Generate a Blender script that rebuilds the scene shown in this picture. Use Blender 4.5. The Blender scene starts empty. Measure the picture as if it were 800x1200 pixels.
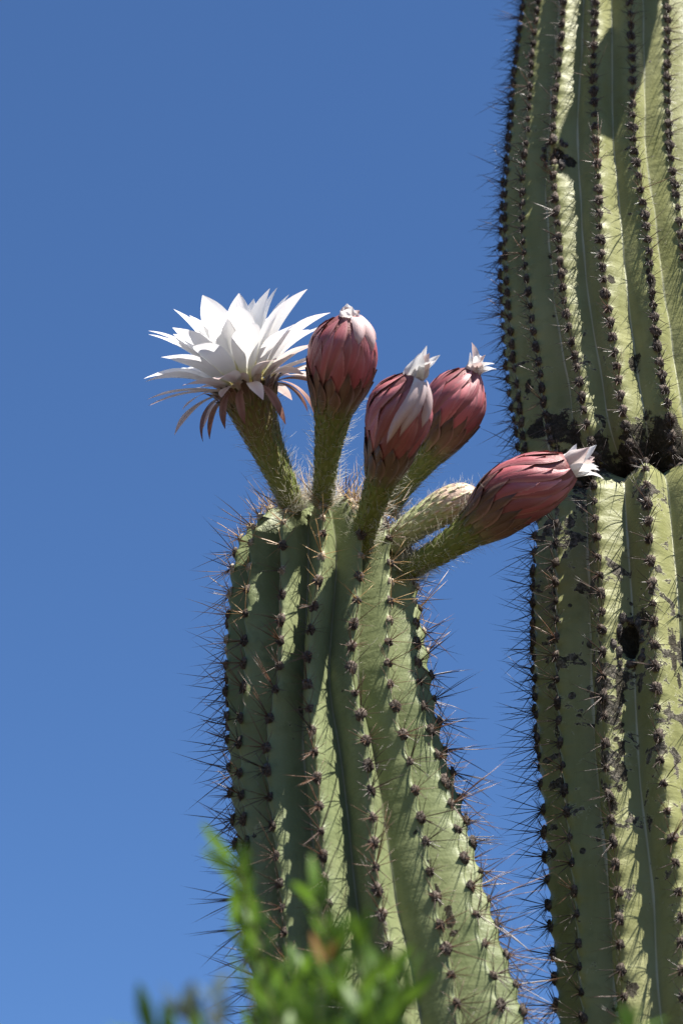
import bpy, math, random
import numpy as np
from mathutils import Vector, Matrix

random.seed(7)
rng = np.random.default_rng(7)
scene = bpy.context.scene
col = scene.collection
rad = math.radians

# ------------------------------------------------------------------ camera
PITCH = rad(32.0)
CAM = np.array([0.0, 0.0, 1.5])
FWD = np.array([0.0, math.cos(PITCH), math.sin(PITCH)])
UPV = np.array([0.0, -math.sin(PITCH), math.cos(PITCH)])
RGT = np.array([1.0, 0.0, 0.0])
FOCUS = 3.0
cd = bpy.data.cameras.new('camera')
cam = bpy.data.objects.new('camera', cd); col.objects.link(cam)
cam.location = CAM; cam.rotation_euler = (math.pi / 2 + PITCH, 0, 0)
cd.sensor_fit = 'VERTICAL'; cd.sensor_height = 36.0; cd.sensor_width = 24.0
cd.lens = 90.0; cd.clip_start = 0.05; cd.clip_end = 3000
cd.dof.use_dof = True; cd.dof.focus_distance = 2.95; cd.dof.aperture_fstop = 5.6
scene.camera = cam

# ------------------------------------------------------------------ light
SUN_EL, SUN_AZ = rad(60.0), rad(47.0)          # azimuth: right of the direction back to the camera
S = Vector((math.sin(SUN_AZ) * math.cos(SUN_EL), -math.cos(SUN_AZ) * math.cos(SUN_EL), math.sin(SUN_EL)))
world = bpy.data.worlds.new('World'); scene.world = world; world.use_nodes = True
wn = world.node_tree.nodes; wl = world.node_tree.links
wn.clear()
sky = wn.new('ShaderNodeTexSky'); sky.sky_type = 'NISHITA'; sky.sun_disc = False
sky.sun_elevation = SUN_EL; sky.sun_rotation = math.atan2(S.x, S.y)
sky.altitude = 1200; sky.air_density = 1.0; sky.dust_density = 0.0; sky.ozone_density = 4.0
bg = wn.new('ShaderNodeBackground'); bg.inputs['Strength'].default_value = 0.0552
wo = wn.new('ShaderNodeOutputWorld')
tint = wn.new('ShaderNodeMix'); tint.data_type = 'RGBA'; tint.blend_type = 'MULTIPLY'   # the camera's cool white balance
tint.inputs['Factor'].default_value = 1.0; tint.inputs['B'].default_value = (.62, .81, 1.0, 1)
wl.new(sky.outputs[0], tint.inputs['A']); wl.new(tint.outputs['Result'], bg.inputs[0]); wl.new(bg.outputs[0], wo.inputs[0])
ld = bpy.data.lights.new('sun', 'SUN'); ld.energy = 5.0; ld.angle = rad(0.5); ld.color = (1.0, 0.955, 0.88)
sun = bpy.data.objects.new('sun', ld); col.objects.link(sun)
sun.rotation_euler = S.to_track_quat('Z', 'Y').to_euler(); sun.location = (2, -2, 8)
vs = scene.view_settings
vs.view_transform = 'Standard'; vs.look = 'None'; vs.gamma = 1.0; vs.use_curve_mapping = False
vs.exposure = 1.6
scene.cycles.use_denoising = True
scene.cycles.max_bounces = 8
scene.cycles.transparent_max_bounces = 8

# ------------------------------------------------------------------ helpers
def proj(P):
    P = np.asarray(P, float); D = P - CAM
    d = D @ FWD
    return 400 + (D @ RGT) / d * 3000, 600 - (D @ UPV) / d * 3000, d

def ray(px, py):
    return FWD + RGT * (px - 400) / 3000 + UPV * (600 - py) / 3000

def at_depth(px, py, d):
    return CAM + ray(px, py) * d

def at_plane(px, py, Y):
    r = ray(px, py)
    return CAM + r * (Y - CAM[1]) / r[1]

def smooth1(a, n):
    k = np.ones(n) / n
    p = np.pad(a, (n // 2, n - 1 - n // 2), mode='edge')
    return np.convolve(p, k, 'valid')

def link(o, parent=None, base=None):
    col.objects.link(o)
    if parent is not None:
        o.parent = parent
        if base is not None:
            o.matrix_parent_inverse = Matrix.Translation(-Vector(base))
    return o

def make_mesh(name, verts, faces, mats, smooth=True, attrs=None, mat_idx=None):
    me = bpy.data.meshes.new(name)
    v = verts.tolist() if isinstance(verts, np.ndarray) else verts
    f = faces.tolist() if isinstance(faces, np.ndarray) else faces
    me.from_pydata(v, [], f)
    for m in (mats if isinstance(mats, (list, tuple)) else [mats]):
        me.materials.append(m)
    if smooth:
        me.polygons.foreach_set('use_smooth', np.ones(len(me.polygons), dtype=bool))
    if mat_idx is not None:
        me.polygons.foreach_set('material_index', np.asarray(mat_idx, dtype=np.int32))
    for k, a in (attrs or {}).items():
        at = me.attributes.new(k, 'FLOAT', 'POINT')
        at.data.foreach_set('value', np.asarray(a, dtype=np.float32))
    me.update()
    return me

def obj(name, me, parent=None, base=None, label=None, kind=None):
    o = bpy.data.objects.new(name, me)
    link(o, parent, base)
    if label: o['label'] = label
    if kind: o['kind'] = kind
    return o

def grid_faces(nu, nv, wrap=False):
    """verts laid out [nv rows][nu columns]"""
    f = []
    cu = nu if wrap else nu - 1
    j, i = np.meshgrid(np.arange(nv - 1), np.arange(cu), indexing='ij')
    a = j * nu + i; b = j * nu + (i + 1) % nu
    return np.stack([a, b, b + nu, a + nu], -1).reshape(-1, 4)

def norm(v):
    v = np.asarray(v, float)
    n = np.linalg.norm(v, axis=-1, keepdims=True)
    return v / np.maximum(n, 1e-12)

# ------------------------------------------------------------------ materials
class NT:
    def __init__(self, name):
        self.m = bpy.data.materials.new(name); self.m.use_nodes = True
        self.n = self.m.node_tree.nodes; self.l = self.m.node_tree.links
        self.b = self.n['Principled BSDF']; self.out = self.n['Material Output']
    def new(self, t, **kw):
        x = self.n.new(t)
        for k, v in kw.items(): setattr(x, k, v)
        return x
    def put(self, sock, v):
        if isinstance(v, bpy.types.NodeSocket): self.l.new(v, sock)
        else:
            try: sock.default_value = v
            except Exception: sock.default_value = (*v, 1.0)
    def coord(self, kind='Object', scale=None):
        t = self.new('ShaderNodeTexCoord').outputs[kind]
        if scale is None: return t
        mp = self.new('ShaderNodeMapping'); self.l.new(t, mp.inputs['Vector'])
        mp.inputs['Scale'].default_value = scale
        return mp.outputs[0]
    def noise(self, scale, detail=3, rough=.5, vec=None, dist=0):
        x = self.new('ShaderNodeTexNoise')
        x.inputs['Scale'].default_value = scale; x.inputs['Detail'].default_value = detail
        x.inputs['Roughness'].default_value = rough; x.inputs['Distortion'].default_value = dist
        self.l.new(vec if vec is not None else self.coord(), x.inputs['Vector'])
        return x.outputs['Fac']
    def math(self, op, a, b=0.0, clamp=False):
        x = self.new('ShaderNodeMath', operation=op, use_clamp=clamp)
        self.put(x.inputs[0], a); self.put(x.inputs[1], b)
        return x.outputs[0]
    def mix(self, fac, a, b, mode='MIX'):
        x = self.new('ShaderNodeMix', data_type='RGBA', blend_type=mode)
        self.put(x.inputs['Factor'], fac); self.put(x.inputs['A'], a); self.put(x.inputs['B'], b)
        return x.outputs['Result']
    def rng(self, v, a, b, c=0.0, d=1.0, smooth=True):
        x = self.new('ShaderNodeMapRange', interpolation_type='SMOOTHSTEP' if smooth else 'LINEAR')
        self.put(x.inputs['Value'], v)
        for k, q in zip(('From Min', 'From Max', 'To Min', 'To Max'), (a, b, c, d)): self.put(x.inputs[k], q)
        return x.outputs['Result']
    def attr(self, name):
        return self.new('ShaderNodeAttribute', attribute_name=name).outputs['Fac']
    def rand(self):
        return self.new('ShaderNodeObjectInfo').outputs['Random']
    def bump(self, h, strength, dist, prev=None):
        x = self.new('ShaderNodeBump'); x.inputs['Strength'].default_value = strength
        x.inputs['Distance'].default_value = dist
        self.l.new(h, x.inputs['Height'])
        if prev is not None: self.l.new(prev, x.inputs['Normal'])
        return x.outputs[0]
    def finish(self, color, rough=.6, normal=None, spec=.4):
        self.put(self.b.inputs['Base Color'], color)
        self.put(self.b.inputs['Roughness'], rough)
        self.b.inputs['Specular IOR Level'].default_value = spec
        if normal is not None: self.l.new(normal, self.b.inputs['Normal'])
        return self.m
    def translucent(self, color, fac, normal=None):
        t = self.new('ShaderNodeBsdfTranslucent'); self.put(t.inputs['Color'], color)
        mx = self.new('ShaderNodeMixShader'); self.put(mx.inputs[0], fac)
        self.l.new(self.b.outputs[0], mx.inputs[1]); self.l.new(t.outputs[0], mx.inputs[2])
        self.l.new(mx.outputs[0], self.out.inputs['Surface'])

def skin_material(name, c_dark, c_light, c_valley):
    t = NT(name)
    n1 = t.noise(7, 3, .55); n2 = t.noise(60, 4, .6)
    streak = t.noise(1.0, 3, .6, t.coord('Object', (60, 60, 7)))
    c = t.mix(t.rng(n1, .3, .7), c_dark, c_light)
    c = t.mix(t.rng(streak, .35, .75, 0, .35), c, tuple(x * 1.18 for x in c_light))
    c = t.mix(t.rng(n2, .50, .76, 0, .5), c, tuple(x * .72 for x in c_dark))
    # pale waxy line along the grooves
    val = t.attr('valley')
    c = t.mix(t.rng(val, .55, 1.0, 0, .5), c, c_valley)
    c = t.mix(t.rng(val, .93, 1.0, 0, .45), c, (.62, .62, .5))
    # corky scars: ragged patches with paler rims
    vo = t.coord('Object', (1, 1, 1.25))
    s1 = t.noise(24, 5, .68, vo, .5); s2 = t.noise(75, 3, .55)
    big = t.noise(4.5, 2)
    sc = t.attr('scar')
    lvl = t.math('ADD', s1, t.math('MULTIPLY', t.math('SUBTRACT', big, .5), .30))
    lvl = t.math('ADD', lvl, t.math('MULTIPLY', t.math('SUBTRACT', s2, .5), .10))
    lvl = t.math('ADD', lvl, t.math('MULTIPLY', sc, .158))
    rim = t.rng(lvl, .665, .69, 0, 1)
    core = t.rng(lvl, .69, .705, 0, 1)
    c = t.mix(t.math('MULTIPLY', rim, .6), c, (.30, .30, .17))
    # pin-point marks
    v = t.new('ShaderNodeTexVoronoi'); v.inputs['Scale'].default_value = 42
    t.l.new(t.coord(), v.inputs['Vector'])
    vsz = t.new('ShaderNodeSeparateColor'); t.l.new(v.outputs['Color'], vsz.inputs[0])
    thr = t.math('MULTIPLY', t.rng(vsz.outputs[0], .64, 1.0, 0, .27), t.rng(sc, 0, 1, .3, 1))
    pin = t.math('LESS_THAN', v.outputs['Distance'], thr)
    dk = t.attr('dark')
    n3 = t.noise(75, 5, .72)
    dead = t.rng(t.math('ADD', dk, t.math('MULTIPLY', t.math('SUBTRACT', n3, .5), 2.0)), .46, .60)  # dead tissue; round the waist this mask also carries painted shade
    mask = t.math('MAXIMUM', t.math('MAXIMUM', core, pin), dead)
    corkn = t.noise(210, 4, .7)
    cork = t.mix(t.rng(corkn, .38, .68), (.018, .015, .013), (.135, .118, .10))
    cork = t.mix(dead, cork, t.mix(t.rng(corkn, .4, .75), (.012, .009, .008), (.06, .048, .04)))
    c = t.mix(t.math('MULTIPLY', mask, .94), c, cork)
    h = t.math('ADD', t.math('MULTIPLY', n2, .35), t.math('MULTIPLY', t.noise(330, 3, .6), .18))
    wr = t.noise(1.0, 2, .5, t.coord('Object', (14, 14, 85)))
    h = t.math('ADD', h, t.math('MULTIPLY', wr, .55))
    h = t.math('ADD', h, t.math('MULTIPLY', mask, t.math('SUBTRACT', t.math('MULTIPLY', corkn, 1.6), .45)))
    nm = t.bump(h, .55, .004)
    rough = t.rng(mask, 0, 1, .47, .85)
    return t.finish(c, rough, nm, .14)

M = {}
M['arm_skin'] = skin_material('young_cactus_skin', (.104, .127, .054), (.162, .181, .087), (.19, .212, .12))
M['trunk_skin'] = skin_material('old_cactus_skin', (.152, .158, .058), (.208, .210, .092), (.235, .24, .13))

def simple(name, c1, c2, scale=120, rough=.7, rand=.0, bump=.4, dist=.001, spec=.3):
    t = NT(name)
    c = t.mix(t.rng(t.noise(scale, 4, .6), .3, .7), c1, c2)
    if rand:
        r = t.rand()
        c = t.mix(1.0, c, t.mix(r, (1 - rand,) * 3, (1 + rand,) * 3), 'MULTIPLY')
    return t.finish(c, rough, t.bump(t.noise(scale * 2.5, 3), bump, dist), spec)

M['pad_old'] = simple('areole_felt_old', (.018, .013, .010), (.115, .090, .072), 260, .95, .35, .8, .002)
M['pad_young'] = simple('areole_felt_young', (.17, .125, .075), (.46, .39, .29), 260, .95, .25, .8, .002)

def spine_material(name, base, tip):
    t = NT(name)
    a = t.attr('along')
    c = t.mix(t.rng(a, 0, .9), base, tip)
    r = t.rand()
    c = t.mix(1.0, c, t.mix(r, (.65,) * 3, (1.35,) * 3), 'MULTIPLY')
    return t.finish(c, .42, None, .4)
M['spine_gold'] = spine_material('spine_golden', (.24, .125, .044), (.40, .26, .11))
M['spine_brown'] = spine_material('spine_red_brown', (.075, .035, .020), (.115, .062, .036))
M['spine_dark'] = spine_material('spine_dark', (.042, .024, .017), (.036, .022, .017))

def petal_material(name, cbase, cmid, ctip, tr=.45, keel=None, rand=.06):
    t = NT(name)
    a = t.attr('along'); e = t.attr('edge')
    c = t.mix(t.rng(a, 0, .22), cbase, cmid)
    c = t.mix(t.rng(a, .55, 1.0), c, ctip)
    if keel is not None:
        c = t.mix(t.math('MULTIPLY', t.rng(e, .75, 0.0), .75), c, keel)
    r = t.rand()
    c = t.mix(1.0, c, t.mix(r, (1 - rand,) * 3, (1 + rand * .6,) * 3), 'MULTIPLY')
    uv = t.new('ShaderNodeCombineXYZ')
    t.l.new(t.math('MULTIPLY', t.attr('across'), 9.0), uv.inputs[0]); t.l.new(t.math('MULTIPLY', a, 1.4), uv.inputs[1])
    t.l.new(t.math('MULTIPLY', r, 40.0), uv.inputs[2])
    vein = t.noise(1.0, 3, .6, uv.outputs[0])
    nm = t.bump(vein, .5, .0016)
    m = t.finish(c, .5, nm, .3)
    t.translucent(c, tr)
    return m
M['petal_white'] = petal_material('petal_white', (.68, .66, .38), (.73, .725, .72), (.74, .725, .73), .42)
M['petal_blush'] = petal_material('petal_blush', (.52, .46, .25), (.61, .54, .515), (.57, .43, .415), .40, (.54, .40, .37), .12)
M['petal_pink'] = petal_material('petal_pink', (.36, .14, .14), (.52, .36, .35), (.66, .60, .59), .3, (.58, .44, .43), .12)
M['petal_brown'] = petal_material('outer_petal_brown', (.30, .24, .11), (.30, .17, .14), (.16, .06, .045), .25, (.21, .09, .07), .2)

def sepal_material(name, cb, cm, ct, rand=.28):
    t = NT(name)
    a = t.attr('along'); e = t.attr('edge')
    c = t.mix(t.rng(a, .02, .4), cb, cm)
    c = t.mix(t.rng(a, .6, 1.0), c, ct)
    c = t.mix(t.math('MULTIPLY', t.rng(e, .6, 1.0), .35), c, (.42, .24, .225))
    r = t.rand()
    c = t.mix(1.0, c, t.mix(r, (1 - rand,) * 3, (1 + rand,) * 3), 'MULTIPLY')
    uv = t.new('ShaderNodeCombineXYZ')
    t.l.new(t.math('MULTIPLY', t.attr('across'), 7.0), uv.inputs[0]); t.l.new(t.math('MULTIPLY', a, 1.5), uv.inputs[1])
    t.l.new(t.math('MULTIPLY', r, 40.0), uv.inputs[2])
    vein = t.noise(1.0, 3, .6, uv.outputs[0])
    c = t.mix(t.rng(vein, .45, .8, 0, .4), c, (.10, .035, .035))
    return t.finish(c, .42, t.bump(vein, .5, .0015), .4)
M['sepal_rose'] = sepal_material('sepal_rose', (.08, .028, .023), (.245, .062, .068), (.34, .125, .13), .36)
M['sepal_brown'] = sepal_material('sepal_brown', (.135, .105, .05), (.10, .052, .034), (.045, .020, .018))
M['sepal_olive'] = sepal_material('sepal_olive', (.085, .095, .030), (.105, .085, .035), (.07, .038, .022), .25)
M['sepal_pale'] = sepal_material('sepal_pale', (.38, .38, .20), (.52, .45, .32), (.52, .30, .27), .15)

def tube_material(name, g1, g2, top, end):
    t = NT(name)
    a = t.attr('along')
    n = t.noise(70, 4, .6)
    c = t.mix(t.rng(n, .3, .7), g1, g2)
    c = t.mix(t.rng(a, .45, .8), c, top)
    c = t.mix(t.rng(a, .62, .72), c, end)
    fine = t.noise(380, 3, .6)
    c = t.mix(t.rng(fine, .5, .8, 0, .4), c, tuple(x * .55 for x in g1))
    return t.finish(c, .55, t.bump(t.math('ADD', n, t.math('MULTIPLY', fine, .5)), .5, .002), .35)
M['tube'] = tube_material('flower_tube', (.085, .112, .022), (.140, .162, .036), (.125, .098, .040), (.125, .098, .040))
M['bud_tube'] = tube_material('bud_tube', (.085, .112, .022), (.140, .162, .036), (.125, .098, .040), (.15, .045, .045))
M['tube_pale'] = tube_material('young_bud_tube', (.25, .28, .12), (.34, .36, .19), (.50, .40, .28), (.50, .36, .27))
def scale_material(name, cb, ct, ct2):
    t = NT(name)
    a = t.attr('along'); p = t.attr('tube')
    tip = t.mix(t.rng(p, .25, .58), ct, ct2)
    c = t.mix(t.rng(a, .2, 1.0), cb, tip)
    return t.finish(c, .55, None, .35)
M['scale'] = scale_material('tube_scale', (.115, .145, .033), (.18, .185, .060), (.150, .100, .045))
M['scale_pale'] = scale_material('young_bud_scale', (.34, .37, .17), (.50, .47, .32), (.50, .33, .27))
t = NT('white_wool'); t.finish((.62, .59, .51), .6); t.translucent((.62, .59, .51), .45); M['wool'] = t.m
t = NT('stamen'); t.finish((.62, .54, .25), .6); M['stamen'] = t.m

def leaf_material(name, c1, c2, tr=.4):
    t = NT(name)
    r = t.rand()
    c = t.mix(r, c1, c2)
    c = t.mix(t.rng(t.noise(40, 3), .35, .7, 0, .5), c, tuple(x * 1.4 for x in c2))
    m = t.finish(c, .5, None, .35); t.translucent(tuple(min(1, x * 1.5) for x in c2), tr); return m
M['leaf'] = leaf_material('shrub_leaf', (.050, .105, .012), (.085, .155, .017))
M['leaf_dull'] = leaf_material('shrub_leaf_grey', (.075, .10, .07), (.11, .14, .10), .2)
M['leaf_dead'] = leaf_material('shrub_leaf_dry', (.16, .085, .025), (.19, .105, .03), .2)
M['bark'] = simple('shrub_bark', (.08, .07, .04), (.17, .15, .08), 60, .85, .1)

t = NT('desert_soil')
pos = t.coord('Object')
n1 = t.noise(.25, 4, .6, pos); n2 = t.noise(14, 6, .7, pos); n3 = t.noise(90, 4, .7, pos)
c = t.mix(t.rng(n1, .3, .7), (.07, .055, .036), (.11, .085, .057))
c = t.mix(t.rng(n2, .45, .75, 0, .6), c, (.06, .045, .03))
c = t.mix(t.rng(n3, .55, .75, 0, .5), c, (.18, .15, .11))
M['soil'] = t.finish(c, .95, t.bump(t.math('ADD', n2, t.math('MULTIPLY', n3, .4)), .7, .03), .2)

# ------------------------------------------------------------------ ground
gx = np.concatenate([-np.geomspace(900, 3, 26), np.linspace(-2.5, 2.5, 11), np.geomspace(3, 900, 26)])
X, Y = np.meshgrid(gx, gx, indexing='xy')
r = np.hypot(X, Y)
Z = np.clip((r - 5) / 25, 0, 1) * (.12 * np.sin(X * .21 + 1) * np.cos(Y * .17) + .08 * np.sin(X * .05 - Y * .07))
g = obj('ground', make_mesh('ground', np.stack([X, Y, Z], -1).reshape(-1, 3), grid_faces(len(gx), len(gx)), M['soil']))
g['kind'] = 'structure'

# ------------------------------------------------------------------ spines and areoles (shared meshes)
def pad_mesh(name, mat, r=.0062, seed=0):
    q = np.random.default_rng(seed)
    v = []; nu, nv = 9, 4
    for j in range(nv):
        a = j / (nv - 1) * math.pi / 2
        for i in range(nu):
            b = 2 * math.pi * i / nu
            k = 1 + q.uniform(-.32, .28)
            v.append((r * 1.15 * math.cos(a) * math.cos(b) * k, r * .92 * math.cos(a) * math.sin(b) * k, r * .72 * math.sin(a) * k - .0016))
    return make_mesh(name, np.array(v), grid_faces(nu, nv, True), mat)

def cone(verts, faces, along, p0, d, L, r0, bend, q):
    """thin tapering three-sided spine with a slight bend"""
    d = norm(d)
    a = norm(np.cross(d, [0.31, 0.77, 0.55])); b = np.cross(d, a)
    base = len(verts)
    for k, (s, rr) in enumerate(((0, 1.0), (.55, .72))):
        c = p0 + d * L * s + bend * (s * s)
        for i in range(3):
            w = 2 * math.pi * i / 3
            verts.append(c + (a * math.cos(w) + b * math.sin(w)) * r0 * rr); along.append(s)
    verts.append(p0 + d * L + bend); along.append(1.0)
    for i in range(3):
        j = (i + 1) % 3
        faces.append((base + i, base + j, base + 3 + j, base + 3 + i))
        faces.append((base + 3 + i, base + 3 + j, base + 6))

def spine_mesh(name, mat, nrad, ncen, lr, lc, seed, r0=.00058, droop=0.0):
    q = np.random.default_rng(seed)
    V, F, A = [], [], []
    # local frame: Z out of the rib, X up the rib, Y across
    for i in range(nrad):
        w = 2 * math.pi * (i + q.uniform(-.3, .3)) / nrad
        el = rad(q.uniform(8, 42))
        d = np.array([math.cos(w) * math.cos(el), math.sin(w) * math.cos(el), math.sin(el)])
        L = q.uniform(*lr)
        cone(V, F, A, d * .003, d, L, r0 * q.uniform(.7, .95), q.normal(0, .05, 3) * L, q)
    for i in range(ncen):
        w = q.uniform(0, 2 * math.pi); el = rad(q.uniform(42, 82))
        d = np.array([math.cos(w) * math.cos(el) - droop, math.sin(w) * math.cos(el), math.sin(el)])
        L = q.uniform(*lc)
        cone(V, F, A, d * .003, d, L, r0 * q.uniform(1.0, 1.3), q.normal(0, .05, 3) * L, q)
    return make_mesh(name, np.array(V), F, mat, True, {'along': A})

PAD_OLD = [pad_mesh('areole', M['pad_old'], .0053 + .0009 * (i % 3), i) for i in range(6)]
PAD_YOUNG = [pad_mesh('areole', M['pad_young'], .0052, 20 + i) for i in range(4)]
SP = {
    'gold': [spine_mesh('spine_cluster', M['spine_gold'], 6, 2, (.014, .032), (.030, .055), 100 + i, r0=.00045) for i in range(6)],
    'brown': [spine_mesh('spine_cluster', M['spine_brown'], 8, 4, (.010, .024), (.024, .052), 200 + i, r0=.00044, droop=.15) for i in range(8)],
    'dark': [spine_mesh('spine_cluster', M['spine_dark'], 9, 4, (.010, .023), (.024, .052), 300 + i, r0=.00048, droop=.2) for i in range(8)],
    'short': [spine_mesh('spine_cluster', M['spine_dark'], 9, 3, (.009, .018), (.018, .040), 400 + i, r0=.00046, droop=.2) for i in range(8)],
}
def mesh_np(me):
    v = np.empty(len(me.vertices) * 3, dtype=np.float32); me.vertices.foreach_get('co', v)
    return v.reshape(-1, 3), [tuple(p.vertices) for p in me.polygons]
MESH_NP = {}

# ------------------------------------------------------------------ cactus stems
def resample(pr, step_fn):
    """profile polyline (R, z) resampled by arc length with a local step"""
    pr = np.asarray(pr); s = np.concatenate([[0], np.cumsum(np.hypot(*np.diff(pr, axis=0).T))])
    out = [0.0]
    while out[-1] < s[-1]:
        out.append(out[-1] + step_fn(np.interp(out[-1], s, pr[:, 1])))
    out[-1] = s[-1]
    o = np.array(out)
    return o, np.interp(o, s, pr[:, 0]), np.interp(o, s, pr[:, 1])

USAMP = np.array([-1.05, -1, -.93, -.8, -.64, -.48, -.33, -.2, -.1, 0, .1, .2, .33, .48, .64, .8, .93, 1, 1.05])

class Stem:
    """one ribbed length of a cactus: a swept profile with N ribs"""
    def __init__(self, prof, axis, ang, N, depth, spacing, seed, skin, scar, notch_up=.7):
        self.q = np.random.default_rng(seed)
        q = self.q
        self.s, self.R, self.z = prof
        self.axis, self.N, self.skin = axis, N, skin
        ds = np.gradient(self.s)
        dR, dz = np.gradient(self.R) / ds, np.gradient(self.z) / ds
        l = np.hypot(dR, dz); self.tr, self.tz = dR / l, dz / l
        self.nr, self.nz = self.tz, -self.tr
        self.ang = ang                                  # function (k, z) -> radians array
        th = np.array([ang(k, self.z) for k in range(N)])
        for k in range(N):
            ph = q.uniform(0, 6.28, 3)
            th[k] += rad(1.1) * (np.sin(self.s * 9 + ph[0]) + .6 * np.sin(self.s * 21 + ph[1]))
        self.th = th
        self.dep = depth(self.R, self.z)
        self.areoles = []
        for k in range(N):
            p = [q.uniform(0, spacing(self.z[0]))]
            while p[-1] < self.s[-1] - .012:
                zz = np.interp(p[-1], self.s, self.z)
                p.append(p[-1] + spacing(zz) * q.uniform(.86, 1.14))
            self.areoles.append(np.array(p))
        self.grids = []
        for k in range(N):
            a0 = th[k]
            nxt = th[(k + 1) % N] + (2 * math.pi if k == N - 1 else 0)
            prv = th[(k - 1) % N] - (2 * math.pi if k == 0 else 0)
            bl, br = (a0 + prv) / 2, (a0 + nxt) / 2
            u = USAMP[None, :]
            A = np.where(u > 0, a0[:, None] + u * (br - a0)[:, None], a0[:, None] + u * (a0 - bl)[:, None])
            e = .10
            gu = (np.sqrt(u * u + e * e) - e) / (math.sqrt(1 + e * e) - e)
            gu = .84 * gu + .16 * np.abs(u) ** 1.9
            off = self.dep[:, None] * gu
            phase = np.interp(self.s, self.areoles[k], np.arange(len(self.areoles[k]))) * 2 * math.pi
            amp = np.clip(self.dep / .022, 0, 1) * .0021
            off = off - (amp * np.cos(phase + notch_up))[:, None] * np.exp(-(u / .26) ** 2)
            ph = q.uniform(0, 6.28, 6)
            wob = .0011 * np.sin(self.s[:, None] * 33 + ph[0] + u * 1.7) + .0010 * np.sin(self.s[:, None] * 71 + ph[1] - u * 2.6)
            wob = wob * np.clip(np.abs(u) * 2, .2, 1) * np.clip(self.dep / .02, 0, 1)[:, None]
            off = off + wob
            cx, cy = axis(self.z)
            rr = self.R[:, None] - off * self.nr[:, None]
            zz = self.z[:, None] - off * self.nz[:, None]
            P = np.stack([cx[:, None] + rr * np.sin(A), cy[:, None] - rr * np.cos(A), zz], -1)
            Nn = np.stack([np.sin(A) * self.nr[:, None], -np.cos(A) * self.nr[:, None], np.broadcast_to(self.nz[:, None], A.shape)], -1)
            self.grids.append(dict(P=P, N=Nn, A=A, val=np.broadcast_to(np.abs(u), A.shape).copy(),
                                   dark=np.zeros(A.shape), scar=np.broadcast_to(scar(self.z)[:, None], A.shape).copy()))
    def surface_at(self, px, py):
        best = (1e9, None)
        for gd in self.grids:
            P = gd['P'].reshape(-1, 3); Nn = gd['N'].reshape(-1, 3)
            x, y, d = proj(P)
            face = ((P - CAM) * Nn).sum(1) < 0
            e = np.where(face, np.hypot(x - px, y - py), 1e9)
            i = int(e.argmin())
            if e[i] < best[0]: best = (e[i], (P[i].copy(), Nn[i].copy()))
        return best[1]
    def dent(self, px, py, r, deep, dark=1.3, stretch=1.0, amt=1.0):
        c, n = self.surface_at(px, py)
        for gd in self.grids:
            D = gd['P'] - c; D[..., 2] /= stretch
            dist = np.linalg.norm(D, axis=-1) / r
            f = np.exp(-dist ** 4 * 1.2)
            rim = np.exp(-((dist - 1.15) / .25) ** 2) * .16
            gd['P'] = gd['P'] - gd['N'] * ((f - rim) * deep)[..., None]
            gd['dark'] = np.maximum(gd['dark'], np.clip(dark * (1.35 - dist), 0, 1.2) * amt)
    def crack(self, pts, r, deep=.0):
        for (x0, y0), (x1, y1) in zip(pts[:-1], pts[1:]):
            n = max(2, int(math.hypot(x1 - x0, y1 - y0) / 5))
            for i in range(n):
                f = i / n
                self.dent(x0 + (x1 - x0) * f + self.q.normal(0, .8), y0 + (y1 - y0) * f, r * self.q.uniform(.8, 1.3), deep, 1.1)
    def build(self, root, base, labels=None):
        self.ribs = []
        for k, gd in enumerate(self.grids):
            ns, nu = gd['A'].shape
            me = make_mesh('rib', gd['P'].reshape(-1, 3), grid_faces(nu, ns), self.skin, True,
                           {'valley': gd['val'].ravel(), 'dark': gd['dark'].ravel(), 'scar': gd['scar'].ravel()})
            self.ribs.append(obj('rib', me, root, base))
        return self.ribs
    def areole_frames(self):
        for k in range(self.N):
            for p in self.areoles[k]:
                if p > self.s[-1] or p < .004: continue
                f = lambda a: float(np.interp(p, self.s, a))
                gd = self.grids[k]; c = 9
                P = np.array([f(gd['P'][:, c, i]) for i in range(3)])
                a = f(self.th[k]); nr, nz = f(self.nr), f(self.nz)
                n = norm(np.array([math.sin(a) * nr, -math.cos(a) * nr, nz]))
                up = np.array([-math.sin(a) * nz, math.cos(a) * nz, nr])
                yield k, P, n, norm(up), f(self.z), f(self.R)

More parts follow.
